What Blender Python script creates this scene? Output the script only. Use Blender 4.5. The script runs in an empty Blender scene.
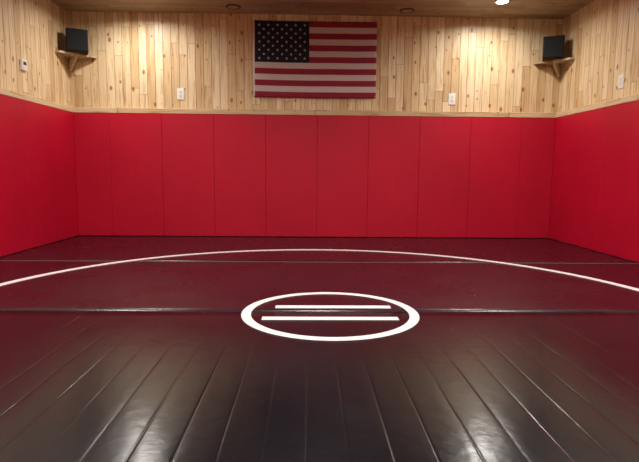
import bpy, bmesh, math, random
from mathutils import Matrix, Vector
random.seed(7)
scene = bpy.context.scene
scene.view_settings.view_transform = 'Standard'
scene.view_settings.look = 'None'
scene.view_settings.exposure = 0.0

XL, XR = -2.85, 3.07          # faces of side padding
YB = 6.50                     # face of back padding
YF = -3.2                     # wall behind the camera
PAD = 0.05
ZC = 2.70
MH = 1.505
CAMZ = 0.813

# ------------------------------------------------------------ helpers
def link(o, parent=None):
    scene.collection.objects.link(o)
    if parent: o.parent = parent
    return o
def empty(name, loc=(0,0,0), rotz=0):
    e = bpy.data.objects.new(name, None)
    e.location = loc; e.rotation_euler = (0,0,rotz); e.empty_display_size = .1
    return link(e)
def obj_from_bm(name, bm, mats, parent=None, smooth=False):
    bmesh.ops.recalc_face_normals(bm, faces=bm.faces)
    me = bpy.data.meshes.new(name); bm.to_mesh(me); bm.free()
    for m in (mats if isinstance(mats, (list,tuple)) else [mats]): me.materials.append(m)
    if smooth:
        for p in me.polygons: p.use_smooth = True
    return link(bpy.data.objects.new(name, me), parent)
def add_box(bm, x0,x1,y0,y1,z0,z1, bev=0, seg=2, mi=0):
    t = bmesh.new()
    bmesh.ops.create_cube(t, size=1)
    for v in t.verts:
        v.co = Vector(((x0+x1)/2+v.co.x*(x1-x0), (y0+y1)/2+v.co.y*(y1-y0), (z0+z1)/2+v.co.z*(z1-z0)))
    if bev: bmesh.ops.bevel(t, geom=t.edges[:], offset=bev, segments=seg, affect='EDGES', profile=.5)
    for f in t.faces: f.material_index = mi
    me = bpy.data.meshes.new('tmp'); t.to_mesh(me); t.free()
    bm.from_mesh(me); bpy.data.meshes.remove(me)
def box(name, a, mat, parent=None, bev=0, seg=2):
    bm = bmesh.new(); add_box(bm, *a, bev=bev, seg=seg)
    return obj_from_bm(name, bm, mat, parent)

class NT:
    def __init__(s, name):
        s.m = bpy.data.materials.new(name); s.m.use_nodes = True
        s.t = s.m.node_tree; s.b = s.t.nodes['Principled BSDF']
    def n(s, typ, **kw):
        nd = s.t.nodes.new(typ)
        for k,v in kw.items(): setattr(nd, k, v)
        return nd
    def l(s, a, b): s.t.links.new(a, b)
    def math(s, op, a, b=None, c=None):
        nd = s.n('ShaderNodeMath', operation=op)
        for i,v in enumerate((a,b,c)):
            if v is None: continue
            if isinstance(v,(int,float)): nd.inputs[i].default_value = v
            else: s.l(v, nd.inputs[i])
        return nd.outputs[0]
    def ramp(s, fac, stops):
        r = s.n('ShaderNodeValToRGB'); s.l(fac, r.inputs[0])
        e = r.color_ramp.elements
        while len(e) < len(stops): e.new(.5)
        for i,(p,c) in enumerate(stops):
            e[i].position = p; e[i].color = (*c,1)
        return r.outputs[0]
    def mix(s, fac, a, b, mode='MIX'):
        nd = s.n('ShaderNodeMix', data_type='RGBA', blend_type=mode)
        for i,v in ((0,fac),(6,a),(7,b)):
            if isinstance(v,(int,float)): nd.inputs[i].default_value = v
            elif isinstance(v,tuple): nd.inputs[i].default_value = (*v,1)
            else: s.l(v, nd.inputs[i])
        return nd.outputs[2]
    def bump(s, h, strength=.3, dist=.002):
        b = s.n('ShaderNodeBump'); b.inputs['Strength'].default_value = strength
        b.inputs['Distance'].default_value = dist
        s.l(h, b.inputs['Height']); s.l(b.outputs[0], s.b.inputs['Normal'])

def simple(name, col, rough=.5, metal=0, noise=.08, nscale=40, bump=0):
    k = NT(name)
    tc = k.n('ShaderNodeTexCoord')
    no = k.n('ShaderNodeTexNoise'); no.inputs['Scale'].default_value = nscale
    k.l(tc.outputs['Object'], no.inputs['Vector'])
    c0 = tuple(max(0,c*(1-noise)) for c in col); c1 = tuple(min(1,c*(1+noise)) for c in col)
    k.l(k.ramp(no.outputs[0], [(.3,c0),(.7,c1)]), k.b.inputs['Base Color'])
    k.b.inputs['Roughness'].default_value = rough
    k.b.inputs['Metallic'].default_value = metal
    if bump: k.bump(no.outputs[0], bump)
    return k.m

BW = 0.098
def pine(name, axis, dark=1.0, along='Z', bw=BW, off=0.0, seglen=1.15):
    """knotty pine tongue and groove; axis = across-board axis"""
    k = NT(name)
    tc = k.n('ShaderNodeTexCoord')
    sp = k.n('ShaderNodeSeparateXYZ'); k.l(tc.outputs['Object'], sp.inputs[0])
    u = sp.outputs[axis]; w = sp.outputs[along]
    us = k.math('DIVIDE', k.math('ADD', u, 50*bw+off), bw)
    bid = k.math('FLOOR', us)
    wn = k.n('ShaderNodeTexWhiteNoise', noise_dimensions='1D'); k.l(bid, wn.inputs['W'])
    r1 = wn.outputs['Value']
    ws = k.math('ADD', k.math('DIVIDE', w, seglen), k.math('MULTIPLY', r1, 7.3))
    sid = k.math('FLOOR', ws); sfr = k.math('FRACT', ws)
    wn2 = k.n('ShaderNodeTexWhiteNoise', noise_dimensions='2D')
    cb = k.n('ShaderNodeCombineXYZ'); k.l(bid, cb.inputs[0]); k.l(sid, cb.inputs[1])
    k.l(cb.outputs[0], wn2.inputs['Vector'])
    r2 = wn2.outputs['Value']
    # grain
    g = k.n('ShaderNodeCombineXYZ')
    k.l(k.math('MULTIPLY', u, 26), g.inputs[0]); k.l(k.math('MULTIPLY', w, 1.6), g.inputs[1])
    k.l(k.math('MULTIPLY', r2, 37), g.inputs[2])
    gn = k.n('ShaderNodeTexNoise'); gn.inputs['Scale'].default_value = 1.6
    gn.inputs['Detail'].default_value = 5; gn.inputs['Distortion'].default_value = .9
    k.l(g.outputs[0], gn.inputs['Vector'])
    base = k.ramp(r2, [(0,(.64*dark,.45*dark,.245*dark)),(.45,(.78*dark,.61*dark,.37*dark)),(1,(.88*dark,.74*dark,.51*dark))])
    gc = k.ramp(gn.outputs[0], [(.30,(.60,.45,.31)),(.47,(.92,.87,.80)),(.7,(1,1,1))])
    col = k.mix(.9, base, gc, 'MULTIPLY')
    # knots
    kv = k.n('ShaderNodeCombineXYZ')
    k.l(k.math('MULTIPLY', u, 7.5), kv.inputs[0]); k.l(k.math('MULTIPLY', w, 4.6), kv.inputs[1])
    vo = k.n('ShaderNodeTexVoronoi', voronoi_dimensions='2D'); vo.inputs['Scale'].default_value = 1
    k.l(kv.outputs[0], vo.inputs['Vector'])
    spc = k.n('ShaderNodeSeparateColor'); k.l(vo.outputs['Color'], spc.inputs[0])
    rad = k.math('MULTIPLY', k.math('POWER', spc.outputs[0], 2.5), .17)
    kn = k.math('DIVIDE', vo.outputs['Distance'], k.math('ADD', rad, .006))
    kc = k.ramp(kn, [(0,(.36,.20,.09)),(.5,(.52,.33,.18)),(1.0,(1,1,1))])
    col = k.mix(1.0, col, kc, 'MULTIPLY')
    # grooves between boards + butt joints
    fr = k.math('FRACT', us)
    e = k.math('MINIMUM', fr, k.math('SUBTRACT', 1, fr))
    gr = k.ramp(e, [(0,(.62,.49,.37)),(.04,(.9,.85,.8)),(.07,(1,1,1))])
    col = k.mix(1.0, col, gr, 'MULTIPLY')
    e2 = k.math('MINIMUM', sfr, k.math('SUBTRACT', 1, sfr))
    gr2 = k.ramp(e2, [(0,(.5,.4,.3)),(.003,(1,1,1))])
    col = k.mix(1.0, col, gr2, 'MULTIPLY')
    k.l(col, k.b.inputs['Base Color'])
    k.b.inputs['Roughness'].default_value = .42
    k.bump(gn.outputs[0], .15, .001)
    return k.m

pine_x = pine('knotty_pine_back', 'X')
pine_y = pine('knotty_pine_side', 'Y')
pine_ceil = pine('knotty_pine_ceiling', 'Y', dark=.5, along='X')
pine_trim_x = pine('pine_trim_back', 'Z', dark=.9, along='X', bw=.3, off=.1, seglen=2.4)
pine_trim_y = pine('pine_trim_side', 'Z', dark=.9, along='Y', bw=.3, off=.1, seglen=2.4)
pine_shelf = pine('pine_shelf', 'X', dark=.7, along='Y', bw=.5, off=.2, seglen=3)

# red vinyl
k = NT('red_vinyl')
tc = k.n('ShaderNodeTexCoord')
no = k.n('ShaderNodeTexNoise'); no.inputs['Scale'].default_value = 1.3; no.inputs['Detail'].default_value = 3
k.l(tc.outputs['Object'], no.inputs['Vector'])
k.l(k.ramp(no.outputs[0], [(.3,(.48,.003,.026)),(.7,(.56,.004,.031))]), k.b.inputs['Base Color'])
k.b.inputs['Roughness'].default_value = .50
k.b.inputs['Specular IOR Level'].default_value = .32
fn = k.n('ShaderNodeTexNoise'); fn.inputs['Scale'].default_value = 220; fn.inputs['Detail'].default_value = 2
k.l(tc.outputs['Object'], fn.inputs['Vector'])
wv = k.n('ShaderNodeTexNoise'); wv.inputs['Scale'].default_value = 4.5; wv.inputs['Detail'].default_value = 3
wv.inputs['Distortion'].default_value = .6
mp = k.n('ShaderNodeMapping'); mp.inputs['Scale'].default_value = (1.5,1.5,.7)
k.l(tc.outputs['Object'], mp.inputs[0]); k.l(mp.outputs[0], wv.inputs['Vector'])
k.bump(k.math('ADD', k.math('MULTIPLY', fn.outputs[0], .08), wv.outputs[0]), .5, .007)
red_vinyl = k.m

# floor mat vinyl
def vinyl(name, c0, c1, r0, r1, spec):
    k = NT(name)
    tc = k.n('ShaderNodeTexCoord')
    no = k.n('ShaderNodeTexNoise'); no.inputs['Scale'].default_value = 1.7; no.inputs['Detail'].default_value = 5
    k.l(tc.outputs['Object'], no.inputs['Vector'])
    k.l(k.ramp(no.outputs[0], [(.3,c0),(.7,c1)]), k.b.inputs['Base Color'])
    rr = k.n('ShaderNodeMapRange'); rr.inputs['To Min'].default_value = r0; rr.inputs['To Max'].default_value = r1
    k.l(no.outputs[0], rr.inputs['Value']); k.l(rr.outputs[0], k.b.inputs['Roughness'])
    k.b.inputs['Specular IOR Level'].default_value = spec
    fn = k.n('ShaderNodeTexNoise'); fn.inputs['Scale'].default_value = 18; fn.inputs['Detail'].default_value = 3
    k.l(tc.outputs['Object'], fn.inputs['Vector'])
    k.bump(fn.outputs[0], .4, .002)
    return k.m
mat_front = vinyl('black_mat_vinyl', (.005,.005,.008), (.009,.009,.013), .13, .28, .36)
mat_far = vinyl('maroon_mat_vinyl', (.020,.004,.009), (.028,.006,.013), .20, .36, .42)

white_paint = simple('white_mat_paint', (.84,.80,.82), .4, noise=.04, nscale=20)
tan_tape = simple('seam_tape', (.15,.08,.07), .6)
concrete = simple('concrete_subfloor', (.25,.24,.23), .9, nscale=6)
white_plastic = simple('white_plastic', (.85,.84,.80), .35, noise=.02)
slot_dark = simple('slot_dark', (.03,.03,.03), .6)
screw_metal = simple('screw_metal', (.6,.6,.58), .3, metal=1)
black_plastic = simple('black_speaker_case', (.003,.003,.004), .6, noise=.2)
black_cloth = simple('black_grille_cloth', (.003,.003,.004), .9, noise=.5, nscale=300, bump=.4)
fl_red = simple('flag_red_cloth', (.27,.014,.040), .9, noise=.1, nscale=60, bump=.2)
fl_white = simple('flag_white_cloth', (.60,.50,.49), .9, noise=.05, nscale=60, bump=.2)
fl_blue = simple('flag_navy_cloth', (.006,.008,.020), .9, noise=.15, nscale=60, bump=.2)
fl_star = simple('flag_star_thread', (.50,.48,.46), .8)
brass = simple('brass', (.6,.42,.15), .3, metal=1)
bronze = simple('fixture_bronze', (.06,.035,.025), .4, metal=.3)
trim_white = simple('fixture_white', (.8,.78,.74), .4)

def emis(name, col, st):
    k = NT(name)
    k.b.inputs['Base Color'].default_value = (.9,.9,.85,1)
    k.b.inputs['Emission Color'].default_value = (*col,1)
    k.b.inputs['Emission Strength'].default_value = st
    return k.m
lamp_on = emis('lamp_lens_lit', (1,.95,.88), 45)
lamp_off = simple('lamp_lens_unlit', (.45,.30,.20), .4)

# ------------------------------------------------------------ shell
WX0, WX1, WY1 = XL-PAD, XR+PAD, YB+PAD
box('floor', (WX0-.1, WX1+.1, YF-.1, WY1+.1, -.16, -.04), concrete)
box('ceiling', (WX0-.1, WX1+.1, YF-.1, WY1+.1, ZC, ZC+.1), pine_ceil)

def board_wall(name, kind, a0, a1, plane, outward, mat):
    """wall with true V-groove boards; profile runs along a, extruded in z"""
    bm = bmesh.new()
    prof = []
    n0 = math.floor(a0/BW)-1; n1 = math.ceil(a1/BW)+1
    for i in range(n0, n1):
        for t,d in ((0,.004),(.035,0),(.965,0)):
            a = (i+t)*BW
            if a0 < a < a1: prof.append((a,d))
    prof = [(a0,0)] + prof + [(a1,0)]
    def P(a,d,z):
        off = plane + outward*d
        return (a,off,z) if kind=='x' else (off,a,z)
    lo = [bm.verts.new(P(a,d,-.04)) for a,d in prof]
    hi = [bm.verts.new(P(a,d,ZC)) for a,d in prof]
    for i in range(len(prof)-1): bm.faces.new((lo[i],lo[i+1],hi[i+1],hi[i]))
    b = [bm.verts.new(P(a,.1,z)) for a,z in ((a0,-.04),(a1,-.04),(a1,ZC),(a0,ZC))]
    bm.faces.new(b)
    bm.faces.new([b[0]]+lo+[b[1]]); bm.faces.new([b[3]]+hi+[b[2]])
    bm.faces.new((b[0],lo[0],hi[0],b[3])); bm.faces.new((b[1],lo[-1],hi[-1],b[2]))
    return obj_from_bm(name, bm, mat)
board_wall('wall_back', 'x', WX0-.1, WX1+.1, WY1, 1, pine_x)
board_wall('wall_front', 'x', WX0-.1, WX1+.1, YF, -1, pine_x)
board_wall('wall_left', 'y', YF, WY1, WX0, -1, pine_y)
board_wall('wall_right', 'y', YF, WY1, WX1, 1, pine_y)

# ------------------------------------------------------------ wall padding
def padding(name, kind, cuts, p0, p1):
    bm = bmesh.new()
    for a,b in zip(cuts[:-1], cuts[1:]):
        if kind=='x': add_box(bm, a+.0006,b-.0006,p0,p1,.002,MH, bev=.005, seg=3)
        else: add_box(bm, p0,p1,a+.0006,b-.0006,.002,MH, bev=.005, seg=3)
    o = obj_from_bm(name, bm, red_vinyl, smooth=False)
    return o
cx = [XL] + [.115+.635*i for i in range(-4,5)] + [XR]
padding('wall_padding', 'x', cx, YB, WY1)
cl = [YF] + [5.4-1.1*i for i in range(7,-1,-1)] + [WY1]
padding('wall_padding', 'y', cl, WX0, XL)
padding('wall_padding', 'y', cl, XR, WX1)

# ledge trim over padding
box('trim_1', (XL, XR, YB-.004, WY1, MH, MH+.062), pine_trim_x, bev=.004)
box('trim_2', (WX0, XL+.004, YF, WY1, MH, MH+.062), pine_trim_y, bev=.004)
box('trim_3', (XR-.004, WX1, YF, WY1, MH, MH+.062), pine_trim_y, bev=.004)

# ------------------------------------------------------------ floor mat
mat_root = empty('wrestling_mat')
SW = .127
def mat_section(name, y0, y1, amp, tilt, mat):
    bm = bmesh.new()
    n0 = math.floor(XL/SW)-1; n1 = math.ceil(XR/SW)+1
    prof = []
    for i in range(n0, n1):
        sl = random.uniform(-1,1)*tilt; wj = random.uniform(-.012,.012)
        dp = random.choice((1,.8,.45,.25,.6))
        for t,g in ((0,1),(.015,.8),(.035,.15),(.06,0),(.3,0),(.5,0),(.7,0),(.94,0),(.965,.15),(.985,.8)):
            x = (i+t)*SW + wj*math.sin(math.pi*t)
            if XL+.001 < x < XR-.001:
                h = -amp*g*dp + sl*(t-.5)*math.sin(math.pi*t)
                prof.append((x,h,i))
    prof = [(XL+.0005,0,0)] + prof + [(XR-.0005,0,0)]
    L = y1-y0; ny = max(6,int(L/.09)); rows = []
    ph = [random.uniform(0,6.28) for _ in range(200)]
    for j in range(ny+1):
        y = y0+L*j/ny
        fade = min(1.0, .15+abs(y1-y)/1.1) if amp > .0006 else 1
        row = []
        for x,h,i in prof:
            z = h*fade + tilt*.4*math.sin(y*3.1+ph[i%200]) + tilt*.25*math.sin(y*8.3+2*ph[i%200]) + .0006*math.sin(x*2.3+y*1.7)
            row.append(bm.verts.new((x,y,z-.0023)))
        rows.append(row)
    for j in range(ny):
        for i in range(len(prof)-1):
            f = bm.faces.new((rows[j][i],rows[j][i+1],rows[j+1][i+1],rows[j+1][i])); f.smooth = True
    # sides + bottom
    c = [bm.verts.new((x,y,-.04)) for x,y in ((XL+.0005,y0),(XR-.0005,y0),(XR-.0005,y1),(XL+.0005,y1))]
    bm.faces.new(c)
    bm.faces.new([c[0]]+rows[0]+[c[1]]); bm.faces.new([c[3]]+rows[-1]+[c[2]])
    bm.faces.new([c[0]]+[r[0] for r in rows]+[c[3]]); bm.faces.new([c[1]]+[r[-1] for r in rows]+[c[2]])
    return obj_from_bm(name, bm, mat, mat_root)
mat_section('mat_roll_front', YF+.001, 2.9695, .0011, .0009, mat_front)
mat_section('mat_roll_middle', 2.9705, 4.665, .0003, .0003, mat_far)
mat_section('mat_roll_rear', 4.675, YB-.0005, .0002, .0003, mat_far)

def ring(name, cx, cy, r0, r1, z, mat, parent, n=192):
    bm = bmesh.new()
    V = []
    for i in range(n):
        a = 2*math.pi*i/n; c,s = math.cos(a), math.sin(a)
        V.append([bm.verts.new((cx+r*c, cy+r*s, zz)) for r,zz in ((r0,z-.002),(r0,z),(r1,z),(r1,z-.002))])
    for i in range(n):
        A,B = V[i],V[(i+1)%n]
        for q in range(4): bm.faces.new((A[q],A[(q+1)%4],B[(q+1)%4],B[q]))
    return obj_from_bm(name, bm, mat, parent)
ring('boundary_circle', .08, 3.09, 2.355-.065, 2.355, .0012, white_paint, mat_root, 256)
ring('logo_ring', .135, 2.955, .512-.055, .512, .0014, white_paint, mat_root)
box('logo_bar_1', (-.19,.508,3.05,3.112,-.001,.0014), white_paint, mat_root)
box('logo_bar_2', (-.250,.513,2.80,2.862,-.001,.0014), white_paint, mat_root)
box('seam_tape', (XL+.002,XR-.002,4.658,4.682,-.003,-.0004), tan_tape, mat_root)

# ------------------------------------------------------------ flag
FX0, FX1, FZ0, FZ1 = -.670, .830, 1.720, 2.625
flag = empty('american_flag', (0,WY1,0))
def fy(x,z):
    return -.024 + .004*math.sin(7*x+1.5*z) + .003*math.sin(15*x-6*z) 
bm = bmesh.new()
NX, NZ = 75, 39
G = []
for j in range(NZ+1):
    z = FZ0+(FZ1-FZ0)*j/NZ
    G.append([bm.verts.new((FX0+(FX1-FX0)*i/NX, fy(FX0+(FX1-FX0)*i/NX, z), z - .006*math.sin(math.pi*i/NX)*1)) for i in range(NX+1)])
for j in range(NZ):
    for i in range(NX):
        f = bm.faces.new((G[j][i],G[j][i+1],G[j+1][i+1],G[j+1][i])); f.smooth = True
        st = j//3
        mi = 0 if st%2==0 else 1
        if i < 34 and st >= 6: mi = 2
        if i < 1: mi = 1
        f.material_index = mi
fo = obj_from_bm('cloth', bm, [fl_red, fl_white, fl_blue], flag)
s = fo.modifiers.new('thick','SOLIDIFY'); s.thickness = .002; s.offset = 0
bm = bmesh.new()
cw = (FX1-FX0)*33/NX; x_c = FX0+(FX1-FX0)/NX; ch = (FZ1-FZ0)*7/13; z_c = FZ0+(FZ1-FZ0)*6/13
for r in range(9):
    n = 6 if r%2==0 else 5
    for c in range(n):
        sx = x_c + cw*((2*c+1 if n==6 else 2*c+2)/12)
        sz = z_c + ch*(r+1)/10 - .004
        vs = []
        for q in range(10):
            R = .019 if q%2==0 else .0078
            a = math.pi/2+q*math.pi/5
            X = sx+R*math.cos(a); Z = sz+R*math.sin(a)
            vs.append(bm.verts.new((X, fy(X,Z)-.0022, Z)))
        cv = bm.verts.new((sx, fy(sx,sz)-.0030, sz))
        for q in range(10): bm.faces.new((vs[q],vs[(q+1)%10],cv))
obj_from_bm('stars', bm, fl_star, flag)
def cyl(bm, c, r, d, axis='z', n=24, r2=None):
    M = Matrix.Translation(c)
    if axis=='y': M = M @ Matrix.Rotation(math.pi/2,4,'X')
    if axis=='x': M = M @ Matrix.Rotation(math.pi/2,4,'Y')
    bmesh.ops.create_cone(bm, cap_ends=True, segments=n, radius1=r, radius2=r if r2 is None else r2, depth=d, matrix=M)
bm = bmesh.new()
for X in (FX0+.012, FX1-.012):
    for Z in (FZ0+.02, FZ1-.02): cyl(bm, (X, -.017, Z), .006, .032, 'y', 12)
obj_from_bm('tacks', bm, brass, flag)

# ------------------------------------------------------------ outlets
def plate(name, loc, rotz, kind):
    """local: face toward -Y, wall at y=0"""
    e = empty(name, loc, rotz)
    if kind=='thermo':
        box('case', (-.05,.05,-.025,0,-.055,.055), white_plastic, e, bev=.006)
        box('display', (-.028,.028,-.0265,-.024,.0,.032), slot_dark, e)
        box('button_row', (-.03,.03,-.0275,-.024,-.035,-.02), trim_white, e, bev=.001)
        return e
    box('cover', (-.043,.043,-.008,0,-.068,.068), white_plastic, e, bev=.003)
    if kind=='outlet':
        for i,zz in enumerate((-.024,.024)):
            box('socket_%d'%i, (-.017,.017,-.0105,-.007,zz-.016,zz+.016), trim_white, e, bev=.002)
            bm = bmesh.new()
            add_box(bm,-.008,-.0055,-.011,-.010,zz-.002,zz+.009); add_box(bm,.0055,.008,-.011,-.010,zz-.002,zz+.009)
            add_box(bm,-.0025,.0025,-.011,-.010,zz-.011,zz-.006)
            obj_from_bm('slots_%d'%i, bm, slot_dark, e)
    else:
        box('rocker', (-.017,.017,-.012,-.007,-.034,.034), trim_white, e, bev=.002)
    bm = bmesh.new(); cyl(bm,(0,-.0085,0 if kind=='outlet' else .05),.003,.002,'y',10)
    obj_from_bm('screw', bm, screw_metal, e)
    return e
plate('wall_outlet', (-1.56,WY1,1.745), 0, 'outlet')
plate('wall_outlet', (1.78,WY1,1.725), 0, 'outlet')
plate('thermostat', (WX0,5.50,1.865), math.pi/2, 'thermo')
plate('light_switch', (WX1,5.25,1.735), -math.pi/2, 'switch')

# ------------------------------------------------------------ corner shelves + speakers
def shelf(loc, mirror):
    """corner at origin, walls along +X*m and -Y"""
    e = empty('corner_shelf', loc)
    m = mirror
    L, T = .34, .022
    pts = [(0,0),(L,0),(L,-.05),(.05,-L),(0,-L)]
    bm = bmesh.new()
    lo = [bm.verts.new((m*x,y,-T)) for x,y in pts]; hi = [bm.verts.new((m*x,y,0)) for x,y in pts]
    bm.faces.new(lo); bm.faces.new(hi)
    for i in range(5): bm.faces.new((lo[i],lo[(i+1)%5],hi[(i+1)%5],hi[i]))
    obj_from_bm('board', bm, pine_shelf, e)
    bm = bmesh.new()
    xs = sorted((0, m*.30)); add_box(bm, xs[0],xs[1],-.02,0,-T-.035,-T, bev=.002)
    xs = sorted((0, m*.02)); add_box(bm, xs[0],xs[1],-.30,-.02,-T-.035,-T, bev=.002)
    obj_from_bm('cleats', bm, pine_shelf, e)
    # triangular gusset on the diagonal
    bm = bmesh.new()
    d = Vector((m,-1,0)).normalized(); nrm = Vector((m,1,0)).normalized()*.011
    prof = [(.028,-T),(.26,-T),(.25,-T-.02),(.05,-T-.15),(.028,-T-.15)]
    A = [bm.verts.new(d*a+Vector((0,0,z))+nrm) for a,z in prof]; B = [bm.verts.new(d*a+Vector((0,0,z))-nrm) for a,z in prof]
    bm.faces.new(A); bm.faces.new(B)
    for i in range(5): bm.faces.new((A[i],A[(i+1)%5],B[(i+1)%5],B[i]))
    obj_from_bm('bracket', bm, pine_shelf, e)
def speaker(loc, rot):
    e = empty('bookshelf_speaker', loc, rot)   # faces local -Y
    w,d,h = .118,.10,.262
    box('cabinet', (-w,w,-d,d,0.006,h), black_plastic, e, bev=.010, seg=3)
    box('front_grille', (-w+.008,w-.008,-d-.012,-d+.002,.014,h-.008), black_cloth, e, bev=.006, seg=3)
    bm = bmesh.new()
    for X in (-w+.02,w-.02):
        for Y in (-d+.02,d-.02): cyl(bm,(X,Y,.004),.010,.008,n=12)
    obj_from_bm('feet', bm, black_plastic, e)
    bm = bmesh.new(); cyl(bm,(0,d+.002,.06),.02,.006,'y',20)
    obj_from_bm('terminal', bm, slot_dark, e)
SZ = 2.172
shelf((WX0,WY1,SZ), 1); shelf((WX1,WY1,SZ), -1)
speaker((WX0+.185,WY1-.175,SZ), math.radians(24))
speaker((WX1-.185,WY1-.175,SZ), math.radians(-24))

# ------------------------------------------------------------ downlights
def downlight(x, y, lit=True, power=30, spread=165):
    e = empty('recessed_downlight', (x,y,ZC))
    bm = bmesh.new(); n = 40
    R = [(.060,-.001),(.062,-.010),(.085,-.008),(.092,0),(.060,0)]
    V = [[bm.verts.new((r*math.cos(2*math.pi*i/n), r*math.sin(2*math.pi*i/n), z)) for r,z in R] for i in range(n)]
    for i in range(n):
        for q in range(5): bm.faces.new((V[i][q],V[i][(q+1)%5],V[(i+1)%n][(q+1)%5],V[(i+1)%n][q]))
    obj_from_bm('trim_ring', bm, trim_white if lit else bronze, e, smooth=True)
    bm = bmesh.new(); cyl(bm, (0,0,-.004), .0600, .010, n=32)
    obj_from_bm('lens', bm, lamp_on if lit else lamp_off, e)
    if lit:
        ld = bpy.data.lights.new('bulb','AREA'); ld.shape='DISK'; ld.size=.12
        ld.energy = power; ld.color = (1,.95,.87); ld.spread = math.radians(spread)
        lo = bpy.data.objects.new('bulb', ld); lo.location=(0,0,-.013); link(lo, e)
for y, pw in ((5.93,19), (3.7,31), (1.55,26), (-.6,20), (-2.4,14)):
    for x in (-1.97, .1, 2.13):
        if x == .1 and y > 5: continue
        downlight(x, y, True, pw)
downlight(-.87, 6.27, False); downlight(1.15, 6.31, False)

# ------------------------------------------------------------ world + camera
w = bpy.data.worlds.new('World'); scene.world = w; w.use_nodes = True
w.node_tree.nodes['Background'].inputs[0].default_value = (.9,.85,.8,1)
w.node_tree.nodes['Background'].inputs[1].default_value = .02
cam = bpy.data.cameras.new('camera'); cam.sensor_width = 36; cam.lens = 520/639*36
co = bpy.data.objects.new('camera', cam); link(co)
co.matrix_world = (Matrix.Translation((0,0,CAMZ)) @ Matrix.Rotation(math.radians(-1.35),4,'Z')
    @ Matrix.Rotation(math.radians(90-6.47),4,'X') @ Matrix.Rotation(math.radians(.5),4,'Z'))
scene.camera = co
